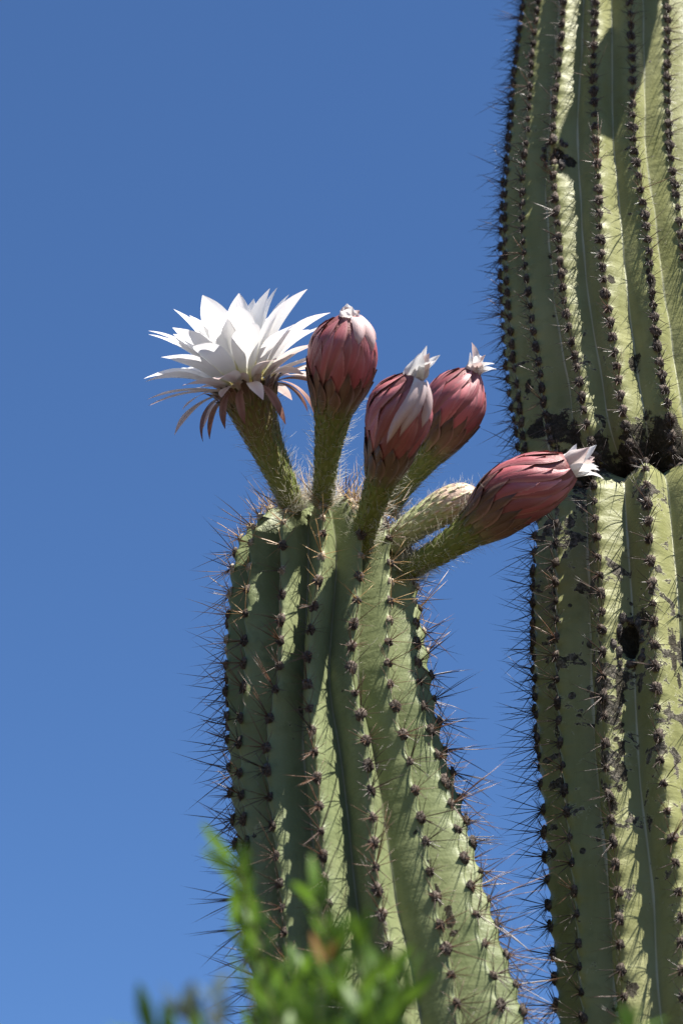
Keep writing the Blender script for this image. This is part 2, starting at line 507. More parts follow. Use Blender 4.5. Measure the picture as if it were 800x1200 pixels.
def place_spines(root, base, stems, zone, cap=295, skip=lambda P: False):
    """areoles in view one by one on their ribs; the others joined"""
    q = np.random.default_rng(5)
    todo = []
    for st in stems:
        for k, P, n, up, z, R in st.areole_frames():
            if skip(P): continue
            px, py, d = proj(P)
            facing = -float(n @ norm(P - CAM))
            inview = (-25 < px < 825) and (-25 < py < 1225) and facing > -.12
            todo.append((st, k, P, n, up, z, px, py, inview, facing))
    vis = sorted([t for t in todo if t[8]], key=lambda t: -(t[9] + .2) * (1 if 0 < t[6] < 800 and 0 < t[7] < 1200 else .2))
    chosen = set(id(t) for t in vis[:cap])
    SV, SF, SA, SM, PV, PF, PM = [], [], [], [], [], [], []
    nsv = npv = 0
    mats = [M['spine_gold'], M['spine_brown'], M['spine_dark']]
    for t in todo:
        st, k, P, n, up, z, px, py, inview, facing = t
        kind, pad, sc = zone(z, n, q)
        sm = SP[kind][q.integers(len(SP[kind]))]; pm = pad[q.integers(len(pad))]
        side = np.cross(n, up)
        roll = q.normal(0, .25)
        u2 = up * math.cos(roll) + side * math.sin(roll); s2 = np.cross(n, u2)
        sc = sc * q.uniform(.8, 1.2)
        if id(t) in chosen:
            mw = Matrix(((u2[0], s2[0], n[0], P[0]), (u2[1], s2[1], n[1], P[1]), (u2[2], s2[2], n[2], P[2]), (0, 0, 0, 1)))
            a = obj('areole', pm, st.ribs[k]); a.matrix_local = mw @ Matrix.Scale(.9 + .2 * q.random(), 4)
            b = obj('spine_cluster', sm, st.ribs[k]); b.matrix_local = mw @ Matrix.Scale(sc, 4)
        else:
            for me, isP in ((sm, False), (pm, True)):
                if me.name not in MESH_NP: MESH_NP[me.name] = mesh_np(me)
                v, f = MESH_NP[me.name]
                w = v * (1.0 if isP else sc)
                w = P + w[:, :1] * u2 + w[:, 1:2] * s2 + w[:, 2:3] * n
                if isP:
                    PV.append(w); PF += [tuple(i + npv for i in x) for x in f]; npv += len(w); PM += [0 if pm in PAD_OLD else 1] * len(f)
                else:
                    SV.append(w); SF += [tuple(i + nsv for i in x) for x in f]; nsv += len(w)
                    SM += [{'gold': 0, 'brown': 1}.get(kind, 2)] * len(f)
    if SV:
        obj('spines', make_mesh('spines', np.concatenate(SV), SF, mats, True, {'along': np.full(nsv, .5)}, SM), root, base, kind='stuff')
        obj('areoles', make_mesh('areoles', np.concatenate(PV), PF, [M['pad_old'], M['pad_young']], True, None, PM), root, base, kind='stuff')

def row_table(rows, left, ctr, Ypl):
    """rows of the outline -> z, axis x, radius, all in metres"""
    z, x, R = [], [], []
    for y, l, c in zip(rows, left, ctr):
        P = at_plane(c, y, Ypl); d = (P - CAM) @ FWD
        z.append(P[2]); x.append(P[0]); R.append((c - l) * d / 3000)
    o = np.argsort(z)
    return np.array(z)[o], np.array(x)[o], np.array(R)[o]

def fine(z, v, lo, hi, n=9):
    zz = np.linspace(lo, hi, 400); return zz, smooth1(np.interp(zz, z, v), n)

def root_empty(name, loc, label, cat, group=None):
    o = bpy.data.objects.new(name, None); col.objects.link(o); o.location = loc
    o.empty_display_size = .1; o['label'] = label; o['category'] = cat
    if group: o['group'] = group
    return o

# ---- the flowering stem
YA = FWD[1] * FOCUS + .0
rows = [690, 740, 800, 850, 900, 950, 1000, 1055, 1106, 1157, 1200]
lef = [270, 264, 263, 265, 269, 273, 278, 284, 290, 296, 302]
rgt = [486, 496, 504, 511, 525, 540, 554, 570, 585, 602, 617]
ctr = [(a + b) / 2 for a, b in zip(lef, rgt)]
az, ax_, aR = row_table(rows, lef, ctr, YA)
zA0 = float(at_plane(378, 690, YA)[2])          # where the dome starts
# below the frame the stem straightens and thickens slightly towards the soil
az = np.concatenate([[-.05, .3, .9, 1.5], az]); ax_ = np.concatenate([[.185, .185, .175, .135], ax_]); aR = np.concatenate([[.150, .158, .165, .162], aR])
zz, xf = fine(az, ax_, -.05, zA0 + .2, 11); _, Rf = fine(az, aR, -.05, zA0 + .2, 11)
armaxis = lambda z: (np.interp(z, zz, xf), np.full(np.shape(z), YA))
DA, DB = float(np.interp(zA0, zz, Rf)), .102
prof = [(np.interp(z, zz, Rf), z) for z in np.arange(-.04, zA0 - .001, .005)]
for tau in np.linspace(0, math.pi / 2, 50):
    prof.append((max(.0015, DA * math.cos(tau) ** (2 / 2.35)), zA0 + DB * math.sin(tau) ** (2 / 2.35)))
zview = float(at_plane(450, 1260, YA)[2])
prof = resample(prof, lambda z: .0048 if z > zview else .022)
NA = 15
zr = [float(at_plane(400, y + 54, YA)[2]) for y in (1200, 1060, 860, 785, 640, 560)]
five = {0: [-47, -45, -42, -29, -24, -24], 1: [-21, -20, -15, -13, -1, -1], 2: [1, 2.5, 11, 10, 22.5, 22.5], 3: [24, 25.5, 34.5, 33, 45, 45], 4: [48, 50, 60, 57, 68, 68]}
def arm_ang(k, z):
    if k < 5: t = five[k]
    else:
        t = [e + (a + 360 - e) * (k - 4) / (NA - 4) for a, e in zip(five[0], five[4])]
    tz = np.linspace(zr[0] - .05, zr[-1] + .05, 200)
    tv = smooth1(np.interp(tz, zr, t), 13)
    return np.radians(np.interp(z, tz, tv))
arm_depth = lambda R, z: .0335 * np.clip(R / DA, 0, 1.1) ** .9 * np.clip((R - .004) / .03, 0, 1)
arm = Stem(prof, armaxis, arm_ang, NA, arm_depth, lambda z: .0305 if z < zA0 else .021, 11, M['arm_skin'],
           lambda z: np.clip((zA0 - .25 - z) * .25, -.25, .1))
arm_base = (float(armaxis(0.0)[0]), YA, 0.0)
arm_root = root_empty('flowering_cactus', arm_base, 'shorter green ribbed cactus column crowned with a white flower and pink buds', 'cactus')
arm.crack([(478, 950), (497, 1000), (520, 1060), (545, 1120)], .0032, .0006)
arm.build(arm_root, arm_base)

# ---- the tall stem: an upper length sits on an older lower one with a dark waist between
YT = YA + .10
lr = [620, 700, 800, 850, 910, 967, 1030, 1070, 1110, 1200]
ll = [626, 622, 623, 626, 631, 635, 639, 642, 647, 651]
lc = [765, 773, 778, 781, 786, 790, 796, 800, 803, 808]
lz, lx, lR = row_table(lr, ll, lc, YT)
lz = np.concatenate([[-.05, .4, 1.2], lz]); lx = np.concatenate([[.50, .49, .455], lx]); lR = np.concatenate([[.185, .185, .178], lR])
ur = [-160, -80, 0, 100, 250, 330, 400, 450, 500, 560]
ul = [632, 622, 612, 600, 587, 587, 591, 597, 606, 612]
uc = [716, 716, 715, 713, 712, 719, 727, 734, 741, 750]
uz, ux, uR = row_table(ur, ul, uc, YT)
allz = np.concatenate([lz, uz]); allx = np.concatenate([lx, ux])
tz_, tx_ = fine(allz, allx, -.05, 4.2, 7)
traxis = lambda z: (np.interp(z, tz_, tx_), np.full(np.shape(z), YT))
zJ = float(at_plane(752, 603, YT)[2])           # the waist
lzz, lRf = fine(lz, lR, -.05, zJ, 7); uzz, uRf = fine(uz, uR, zJ, 4.2, 7)
zs = zJ - .055
R1 = float(np.interp(zs, lzz, lRf))
prof = [(np.interp(z, lzz, lRf), z) for z in np.arange(-.04, zs, .005)]
for tau in np.linspace(0, 1, 16)[1:]:
    a = tau * math.pi / 2
    prof.append((R1 * (.66 + .34 * math.cos(a) ** .9), zs + .060 * math.sin(a)))
prof.append((R1 * .55, zs + .061))
zview2 = float(at_plane(450, 1260, YT)[2])
profL = resample(prof, lambda z: .0044 if z > zview2 else .024)
NL = 15
low_ang = lambda k, z: np.radians(-10.5 + 360 / NL * (k - 7)) + 0 * z
low = Stem(profL, traxis, low_ang, NL, lambda R, z: .0225 * np.clip((R - .05) / .09, .2, 1.1),
           lambda z: .0255 if z > zJ - .35 else .0300, 21, M['trunk_skin'], lambda z: np.clip(1.05 - (zJ - z) * 1.1, .25, 1))
zb = zJ + .075
R2 = float(np.interp(zb, uzz, uRf))
prof = [(R2 * .50, zJ - .006)]
for tau in np.linspace(0, 1, 18):
    a = tau * math.pi / 2
    prof.append((R2 * (.58 + .42 * math.sin(a) ** .8), zb - .080 * math.cos(a) + .0))
ztop = float(at_plane(716, -170, YT)[2])
prof += [(np.interp(z, uzz, uRf), z) for z in np.arange(zb + .005, ztop, .005)]
R3 = prof[-1][0]
for tau in np.linspace(0, math.pi / 2, 40)[1:]:
    prof.append((max(.0015, R3 * math.cos(tau) ** .85), ztop + .085 * math.sin(tau) ** .85))
profU = resample(prof, lambda z: .0044)
NU = 17
up_ang = lambda k, z: np.radians(8 + 360 / NU * (k - 8)) + 0 * z
upp = Stem(profU, traxis, up_ang, NU, lambda R, z: .0178 * np.clip((R - .012) / .09, 0, 1.1),
           lambda z: .0203, 31, M['trunk_skin'], lambda z: np.clip(.55 - (z - zJ) * 1.1, .12, .5))
tr_base = (float(traxis(0.0)[0]), YT, 0.0)
tr_root = root_empty('tall_cactus', tr_base, 'tall thick ribbed cactus trunk with a dark scarred and shaded waist and black corky marks', 'cactus')
low.dent(737, 750, .015, .016, 1.3, 1.5); low.dent(748, 768, .010, .006, 1.0, 1.2)
low.dent(752, 725, .012, .003, 1.0, 1.5, .7)
low.dent(732, 800, .012, .003, .9, 2.6, .62)
low.crack([(722, 790), (724, 850), (728, 930)], .0035, .001)
low.dent(786, 752, .009, .002, .9, 2.2); low.dent(790, 775, .007, .0015, .9, 2.6); low.dent(795, 800, .005, .001, .9, 3.0)
low.dent(716, 940, .014, .002, .9, 1.4, .65); low.dent(736, 1158, .014, .002, .9, 1.3, .65)
low.dent(640, 1004, .016, .010, .25, .6)
upp.dent(649, 180, .013, .011, 1.5, 1.1)
upp.dent(666, 190, .010, .002, 1.1)
upp.crack([(757, 305), (763, 345), (768, 390), (777, 455)], .0032, .001)
upp.dent(764, 330, .007, .001, 1.1, 2.0)
for x, y, r in ((740, 430, .010), (715, 325, .007), (645, 300, .006), (660, 316, .006), (626, 402, .008), (618, 455, .010), (785, 172, .008), (746, 418, .007), (612, 430, .006)):
    upp.dent(x, y, r, .001, 1.0, 1.3, .8)
for x, y, r in ((650, 500, .030), (630, 505, .020), (672, 512, .020), (700, 520, .018), (730, 530, .018), (765, 525, .016), (790, 522, .016)):
    upp.dent(x, y, r, .001, 1.0, .8, .95)
for gd in upp.grids:                                     # dark waist ring: dead tissue, plus the overhang's shade painted in
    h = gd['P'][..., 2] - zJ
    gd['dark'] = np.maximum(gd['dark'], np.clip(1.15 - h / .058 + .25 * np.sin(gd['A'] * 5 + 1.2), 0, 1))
for gd in low.grids:  # top of the lower length darkened too, painting in the overhang's shade
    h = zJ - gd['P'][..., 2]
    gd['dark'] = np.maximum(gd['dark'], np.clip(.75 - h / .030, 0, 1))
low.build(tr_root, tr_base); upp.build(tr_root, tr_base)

def cork_rim(stem, cx, cy, rx, ry, n, seed):
    q = np.random.default_rng(seed)
    V, F = [], []; nv = 0
    for i in range(n):
        w = 2 * math.pi * (i + q.uniform(-.3, .3)) / n
        P, nn = stem.surface_at(cx + rx * math.cos(w) * q.uniform(.85, 1.2), cy + ry * math.sin(w) * q.uniform(.85, 1.2))
        v, f = mesh_np(PAD_OLD[i % 6])
        a = norm(np.cross(nn, [0, 0, 1.0])); b = np.cross(nn, a)
        v = v * np.array([q.uniform(.5, 1.0), q.uniform(.7, 1.5), q.uniform(.4, .9)])
        V.append(P + v[:, :1] * a + v[:, 1:2] * b + v[:, 2:3] * nn); F += [tuple(k + nv for k in x) for x in f]; nv += len(v)
    obj('cork_scar', make_mesh('cork_scar', np.concatenate(V), F, M['cork']), tr_root, tr_base, label='rough black corky scar round a hollow')
M['cork'] = simple('cork', (.016, .013, .011), (.115, .098, .084), 190, .95, .2, .8, .002)
cork_rim(low, 738, 752, 17, 27, 17, 3)
cork_rim(upp, 650, 180, 13, 14, 11, 4)

# ------------------------------------------------------------------ flowers
class Path:
    """curved axis with a radius, from (px, py, towards-camera metres, radius px)"""
    def __init__(self, pts, d0, n=46):
        C = np.array([at_depth(x, y, d0 - f) for x, y, f, r in pts])
        rr = np.array([r * (d0 - f) / 3000 for x, y, f, r in pts])
        seg = np.concatenate([[0], np.cumsum(np.linalg.norm(np.diff(C, axis=0), axis=1))]); seg /= seg[-1]
        self.t = np.linspace(0, 1, n)
        def cr(V):
            out = []
            m = [(V[min(i + 1, len(V) - 1)] - V[max(i - 1, 0)]) / (seg[min(i + 1, len(V) - 1)] - seg[max(i - 1, 0)]) for i in range(len(V))]
            for t in self.t:
                i = min(max(np.searchsorted(seg, t) - 1, 0), len(V) - 2)
                h = seg[i + 1] - seg[i]; x = (t - seg[i]) / h
                out.append((2*x**3 - 3*x**2 + 1) * V[i] + (x**3 - 2*x**2 + x) * h * m[i] + (-2*x**3 + 3*x**2) * V[i+1] + (x**3 - x**2) * h * m[i+1])
            return np.array(out)
        self.C = cr(C); self.r = np.maximum(cr(rr[:, None])[:, 0], .0012)
        self.T = norm(np.gradient(self.C, axis=0))
        e = norm(np.cross(self.T[0], [0, 1, .2])); E = []
        for T in self.T:
            e = norm(e - T * (e @ T)); E.append(e)
        self.E = np.array(E); self.F = np.cross(self.T, self.E)
        self.len = float(np.sum(np.linalg.norm(np.diff(self.C, axis=0), axis=1)))
    def at(self, t, phi, off=0.0):
        t = np.asarray(t, float); phi = np.asarray(phi, float)
        i = lambda A: np.stack([np.interp(t, self.t, A[:, k]) for k in range(3)], -1)
        C, E, F, T = i(self.C), norm(i(self.E)), norm(i(self.F)), norm(i(self.T))
        r = np.interp(t, self.t, self.r)
        d = E * np.cos(phi)[..., None] + F * np.sin(phi)[..., None]
        return C + d * (r + off)[..., None], d, T, r

def tube_part(root, base, path, t_end, mat, label, name, q):
    tt = np.linspace(0, t_end, 40); ph = np.linspace(0, 2 * math.pi, 28, endpoint=False)
    Tm, Pm = np.meshgrid(tt, ph, indexing='ij')
    V, d, T, r = path.at(Tm, Pm, np.zeros_like(Tm))
    faces = grid_faces(28, 40, True)
    V = V.reshape(-1, 3)
    cap0, d_, _, _ = path.at(t_end, 0.0, np.array(0.0))
    V = np.vstack([V, [np.array([np.interp(t_end, path.t, path.C[:, k]) for k in range(3)])]])
    f = faces.tolist() + [[39 * 28 + i, 39 * 28 + (i + 1) % 28, len(V) - 1] for i in range(28)]
    al = np.append(Tm.ravel() / t_end, 1.0)
    return obj(name, make_mesh(name, V, f, mat, True, {'along': al}), root, base, label)

def tube_scales(part, path, t0, t1, mat, q, size=1.0, rows=None):
    """overlapping little scale leaves, spiralling up the tube"""
    V, F, A, Tb = [], [], [], []
    nrow = rows or int(path.len * (t1 - t0) / (.0088 * size))
    for j in range(nrow):
        t = t0 + (t1 - t0) * (j + .5) / nrow
        r = float(np.interp(t, path.t, path.r))
        n = max(6, int(2 * math.pi * r / (.0088 * size)))
        for i in range(n):
            ph = 2 * math.pi * (i + .5 * (j % 2) + q.uniform(-.12, .12)) / n + j * .05
            L = (.010 + .0035 * (t - t0) / (t1 - t0)) * size * q.uniform(.85, 1.15) / path.len
            w = (.0030) * size / max(r, .004) * q.uniform(.85, 1.1)
            lift = .0016 * size
            tv = [t - L * .5, t - L * .1, t - L * .1, t - L * .1, t + L * .62]
            pv = [ph, ph - w, ph, ph + w, ph]
            ov = [-.0004, -.0003, .0012 * size, -.0003, lift]
            P, *_ = path.at(np.array(tv), np.array(pv), np.array(ov))
            b = len(V); V += list(P); A += [0, .4, .5, .4, 1]; Tb += [t] * 5
            F += [(b, b + 1, b + 2), (b, b + 2, b + 3), (b + 1, b + 4, b + 2), (b + 2, b + 4, b + 3)]
    return obj('scales', make_mesh('scales', np.array(V), F, mat, False, {'along': A, 'tube': Tb}), part, kind='stuff')

def hairs(part, path, t0, t1, n, L, q, r0=.00018, basew=2.0):
    V, F, A = [], [], []
    for i in range(n):
        t = t0 + (t1 - t0) * q.random() ** basew
        ph = q.uniform(0, 2 * math.pi)
        P, d, T, r = path.at(np.array(t), np.array(ph), np.array(-.0004))
        side = np.cross(T, d)
        dirv = d * q.uniform(.6, 1.1) + T * q.uniform(-.1, .9) + side * q.normal(0, .5)
        ll = L * q.uniform(.45, 1.25)
        cone(V, F, A, P, dirv, ll, r0, (q.normal(0, .25, 3) + T * .15) * ll, q)
    return obj('wool', make_mesh('wool', np.array(V), F, M['wool'], True), part, kind='stuff')

def bud_leaf(part, path, ph0, ta, tb, wid, mat, q, twist, off0, off1, name='sepal', overlap=.0028, tipw=0.0, flip=False):
    nv, nu = 11, 7
    v = np.linspace(0, 1, nv); u = np.linspace(-1, 1, nu)
    Vv, U = np.meshgrid(v, u, indexing='ij')
    t = ta + (tb - ta) * Vv
    w = np.where(Vv < .45, .72 + .28 * np.sin(Vv / .45 * math.pi / 2), (np.clip(1 - ((Vv - .45) / .55) ** 1.9, 0, 1)) * (1 - tipw) + tipw)
    if flip: w = w[::-1]
    r = np.interp(t, path.t, path.r)
    hw = wid * w / np.maximum(r, .006)
    phi = ph0 + twist * Vv ** 1.3 + U * hw
    off = off0 + (off1 - off0) * Vv + .0034 * (1 - np.abs(U) ** 2.4) * w + overlap * U - .0014
    P, *_ = path.at(t, phi, off)
    return obj(name, make_mesh(name, P.reshape(-1, 3), grid_faces(nu, nv), mat, True,
               {'along': Vv.ravel(), 'edge': np.abs(U).ravel(), 'across': U.ravel()}), part)

def free_petal(part, O, A, e, r0, h0, L, W, a0, a1, mat, q, name='petal', cup=.25, roll=0.0, pw=1.0, tipk=1.9, base_w=.34, wave=.02):
    nv, nu = 15, 7
    v = np.linspace(0, 1, nv)
    al = a0 + (a1 - a0) * v ** pw
    st = L / (nv - 1)
    side = np.cross(A, e)
    C = [O + e * r0 + A * h0]
    for i in range(nv - 1):
        am = (al[i] + al[i + 1]) / 2
        C.append(C[-1] + st * (math.cos(am) * A + math.sin(am) * e))
    C = np.array(C)
    n = np.sin(al)[:, None] * A - np.cos(al)[:, None] * e
    w = np.where(v < .58, base_w + (1 - base_w) * np.sin(np.clip(v / .58, 0, 1) * math.pi / 2) ** 1.15, np.clip(1 - ((v - .58) / .42) ** tipk, 0, 1)) * W
    w[-1] = .0003
    u = np.linspace(-1, 1, nu)
    sd = side * math.cos(roll)
    ph = q.uniform(0, 6.28, 2)
    P = C[:, None, :] + (w[:, None] * u)[..., None] * (side * math.cos(roll)) + (w[:, None] * u * math.sin(roll))[..., None] * n[:, None, :]
    lift = w[:, None] * (cup * (u ** 2) + wave * np.sin(v[:, None] * 9 + ph[0]) * u * 2 + .10 * np.exp(-(u / .22) ** 2))
    P = P + lift[..., None] * n[:, None, :]
    Vv, U = np.meshgrid(v, u, indexing='ij')
    return obj(name, make_mesh(name, P.reshape(-1, 3), grid_faces(nu, nv), mat, True,
               {'along': Vv.ravel(), 'edge': np.abs(U).ravel(), 'across': U.ravel()}), part)

def base_depth(stem, px, py):
    P, n = stem.surface_at(px, py)
    return float((P - CAM) @ FWD)

FLOWER_BASES = []
def closed_bud(root, base, pts, d0, th, label, seed, twist=.5, whites=6, wl=.03, wspread=.5, wool=620, scale_top=None, white_side=None, name='flower_bud'):
    q = np.random.default_rng(seed)
    path = Path(pts, d0)
    FLOWER_BASES.append(path.C[0])
    part = tube_part(root, base, path, 1.0, M['bud_tube'], label, name, q)
    tube_scales(part, path, .05, th + .03, M['scale'], q)
    hl = 1 - th
    n = 12
    for i in range(n):
        bud_leaf(part, path, 2 * math.pi * (i + .75 + q.uniform(-.15, .15)) / n, th - .085, th + q.uniform(.03, .07), .0068, M['sepal_olive'], q, 0, .0004, .0030, 'scale_leaf')
    n = 13
    for i in range(n):                                    # short brown triangles at the foot of the head
        bud_leaf(part, path, 2 * math.pi * (i + q.uniform(-.1, .1)) / n, th - .05, th + hl * q.uniform(.20, .30), .0085, M['sepal_brown'], q, twist * .15, .0012, .0052, 'scale_leaf')
    for i in range(n):
        bud_leaf(part, path, 2 * math.pi * (i + .5 + q.uniform(-.1, .1)) / n, th - .01, th + hl * q.uniform(.34, .46), .0085, M['sepal_brown'], q, twist * .25, .0012, .0040, 'scale_leaf')
    n = 10
    for row, (a, b, w, o) in enumerate(((.04, .72, .0102, .0026), (.14, .90, .0105, .0018), (.30, 1.0, .0105, .0010))):
        for i in range(n):
            bud_leaf(part, path, 2 * math.pi * (i + .33 * row + q.uniform(-.1, .1)) / n, th + hl * a, th + hl * min(1, b + q.uniform(-.06, .05)),
                     .0122, M['sepal_rose'], q, twist * (.75 + .2 * row), .0006, o)
    O = path.C[-1]; A = path.T[-1]; E = path.E[-1]; F = path.F[-1]
    for i in range(whites):
        w = 2 * math.pi * (i + q.uniform(-.3, .3)) / whites
        e = E * math.cos(w) + F * math.sin(w)
        free_petal(part, O - A * wl * .40, A, e, float(path.r[-2]) * .7 * (1 if i % 2 else .45), 0, wl * q.uniform(.75, 1.3), .0095 * q.uniform(.7, 1.25), .0, wspread * q.uniform(.0, 1.6), M['petal_white'] if i % 3 else M['petal_blush'], q, 'petal', .5, q.normal(0, .3), 1.6, 1.3, .7, .12)
    if white_side is not None:                            # a white inner petal bulging out between the sepals
        for k, (ph, ta, tb, wd) in enumerate(white_side):
            bud_leaf(part, path, ph, th + hl * ta, th + hl * tb, wd, M['petal_pink'], q, twist * .8, .0046, .0062, 'petal', .0016, .05, True)
    hairs(part, path, 0, th, wool, .017, q)
    hairs(part, path, .0, .14, wool // 2, .013, q)
    # a few tufts of crumpled wool where the head starts
    hairs(part, path, th - .06, th + .12, 60, .011, q, .0002, 1.0)
    return part, path

dA = lambda x, y: base_depth(arm, x, y) + .004
# white flower -------------------------------------------------------------
q = np.random.default_rng(40)
p1 = Path([(345, 600, 0, 12.5), (336, 576, .004, 14.5), (320, 540, .008, 17.5), (306, 507, .010, 22), (295, 476, .010, 28), (288, 453, .010, 33)], dA(345, 598))
FLOWER_BASES.append(p1.C[0])
fl = tube_part(arm_root, arm_base, p1, 1.0, M['tube'], 'open white many petalled flower on a hairy green tube', 'flower', q)
tube_scales(fl, p1, .06, .99, M['scale'], q)
hairs(fl, p1, 0, .95, 760, .018, q); hairs(fl, p1, 0, .16, 220, .014, q)
O = p1.C[-1]; A = p1.T[-1]; E = p1.E[-1]; F = p1.F[-1]
dirE = lambda w: E * math.cos(w) + F * math.sin(w)
def whorl(n, ph, r0, h0, L, W, a0, a1, mat, name='petal', jit=1.0, **kw):
    for i in range(n):
        w = 2 * math.pi * (i + ph + q.uniform(-.2, .2) * jit) / n
        j = q.uniform(-.11, .11) * jit
        free_petal(fl, O, A, dirE(w), r0, h0, L * q.uniform(.88, 1.10), W * q.uniform(.88, 1.12), a0 + j, a1 + j + q.uniform(-.12, .12) * jit, mat, q, name,
                   kw.get('cup', .28), q.normal(0, .12), kw.get('pw', 1.0), kw.get('tipk', 1.9), kw.get('bw', .34))
whorl(10, .0, .020, .012, .096, .0165, rad(8), rad(38), M['petal_white'])
whorl(12, .4, .024, .010, .102, .0170, rad(22), rad(58), M['petal_white'])
whorl(12, .1, .028, .006, .100, .0155, rad(42), rad(82), M['petal_white'])
whorl(13, .6, .031, .003, .090, .0125, rad(70), rad(98), M['petal_blush'], cup=.2)
whorl(13, .2, .033, .000, .072, .0085, rad(80), rad(125), M['petal_blush'], cup=.1, jit=1.6)
whorl(11, .5, .034, -.004, .064, .0055, rad(85), rad(165), M['petal_brown'], 'outer_petal', cup=.1, jit=1.8, pw=.8)
whorl(17, .3, .0318, -.010, .034, .0056, rad(15), rad(95), M['petal_blush'], 'outer_petal', cup=.1, jit=1.6)
whorl(18, .1, .0325, -.016, .026, .0050, rad(8), rad(60), M['sepal_brown'], 'scale_leaf', cup=.15, jit=1.8)
whorl(18, .6, .0305, -.024, .020, .0048, rad(4), rad(30), M['sepal_olive'], 'scale_leaf', cup=.15, jit=1.8)
V, Fc, Al = [], [], []
for i in range(260):
    w = q.uniform(0, 6.283); rr = .022 * math.sqrt(q.random())
    dv = norm(A + dirE(w) * q.uniform(0, .75)); L = q.uniform(.035, .06)
    cone(V, Fc, Al, O + dirE(w) * rr, dv, L, .0005, q.normal(0, .08, 3) * L, q)
obj('stamens', make_mesh('stamens', np.array(V), Fc, M['stamen']), fl, kind='stuff')

# closed buds ---------------------------------------------------------------
closed_bud(arm_root, arm_base, [(378, 590, 0, 12), (382, 545, .025, 13.5), (388, 500, .047, 19), (392, 470, .060, 25), (396, 450, .069, 31), (400, 428, .078, 37), (402, 408, .085, 37), (405, 390, .090, 31), (407, 378, .093, 21), (408, 369, .095, 9)],
           dA(378, 588), .60, 'rounded dusky pink bud closed tight on an upright stalk', 51, .35, 5, .013, .5, white_side=[(rad(118), .74, 1.02, .006), (rad(150), .66, 1.02, .0075), (rad(185), .76, 1.0, .006)])
closed_bud(arm_root, arm_base, [(420, 645, 0, 15), (433, 602, .040, 14.5), (444, 569, .072, 17), (454, 535, .102, 23), (461, 512, .120, 29), (466, 492, .134, 35), (470, 474, .144, 35), (477, 459, .151, 28), (483, 447, .156, 17), (487, 440, .158, 8)],
           dA(420, 643), .55, 'twisted pink bud leaning forward from the front ribs, pale petals poking out of its tip', 52, .75, 8, .036, .35, white_side=[(rad(92), .40, 1.03, .0055), (rad(112), .52, 1.05, .006), (rad(150), .60, 1.04, .006)])
d4 = dA(455, 615) + .075
closed_bud(arm_root, arm_base, [(452, 602, 0, 12), (470, 572, .0, 13), (488, 548, .0, 16), (506, 523, .0, 21), (517, 504, .0, 27), (527, 485, .0, 33), (536, 466, .0, 33), (544, 451, .0, 26), (550, 441, .0, 17), (554, 434, .0, 8)],
           d4, .52, 'pink bud with a torn white tuft, half hidden behind a darker twisted bud', 53, .55, 9, .036, .75)
closed_bud(arm_root, arm_base, [(473, 671, 0, 13), (492, 659, .010, 13.5), (516, 645, .020, 15.5), (547, 624, .030, 20), (574, 603, .036, 28), (597, 583, .041, 34.5), (622, 569, .045, 35), (644, 558, .048, 29.5), (658, 551, .050, 23), (667, 546, .051, 16)],
           dA(473, 670), .50, 'pink bud stretching sideways towards the tall trunk with ragged white petals at its end', 54, .85, 12, .042, .8)
# small pale bud
q = np.random.default_rng(55)
p5 = Path([(456, 640, 0, 14), (480, 620, .004, 16.5), (505, 603, .006, 19), (528, 590, .008, 20.5), (545, 582, .009, 17), (554, 578, .009, 11), (560, 575, .009, 3)], dA(458, 640) + .03)
b5 = tube_part(arm_root, arm_base, p5, 1.0, M['tube_pale'], 'small pale immature bud covered in cream scales', 'flower_bud', q)
tube_scales(b5, p5, .03, .97, M['scale_pale'], q, 1.05)
hairs(b5, p5, 0, .98, 500, .010, q, .00016, 1.0); hairs(b5, p5, 0, .3, 200, .013, q)
FLOWER_BASES.append(p5.C[0])
# a bud on the tall trunk, above the frame: its shadow lies down the ribs
dT = base_depth(upp, 778, -80)
closed_bud(tr_root, tr_base, [(778, -80, 0, 14), (797, -120, .05, 15), (813, -155, .088, 18), (827, -185, .117, 23), (835, -207, .134, 28), (842, -227, .146, 30), (848, -245, .155, 29), (852, -261, .162, 21), (855, -271, .166, 10)],
           dT + .004, .55, 'pink bud high on the tall trunk', 56, .5, 4, .015, .5)

# ------------------------------------------------------------------ areoles and spines
def arm_zone(z, n, q):
    if z > zA0 + .02: return ('gold', PAD_YOUNG, 1.0) if q.random() < .8 else ('brown', PAD_OLD, 1.1)
    if z > zA0 - .10: return ('gold' if q.random() < .55 else 'brown', PAD_OLD if q.random() < .7 else PAD_YOUNG, 1.0)
    if z > zA0 - .35: return ('brown' if q.random() < .75 else 'dark', PAD_OLD, 1.12)
    return ('brown' if q.random() < .6 else 'dark', PAD_OLD, 1.25)
def trunk_zone(z, n, q):
    if z > zJ: return ('short' if q.random() < .86 else 'brown', PAD_OLD, 1.0)
    return ('dark' if q.random() < .85 else 'brown', PAD_OLD, 1.0)
FB = np.array(FLOWER_BASES)
skip = lambda P: bool((np.linalg.norm(FB - P, axis=1) < .013).any())
place_spines(arm_root, arm_base, [arm], arm_zone, 295, skip)
place_spines(tr_root, tr_base, [low, upp], trunk_zone, 295, skip)

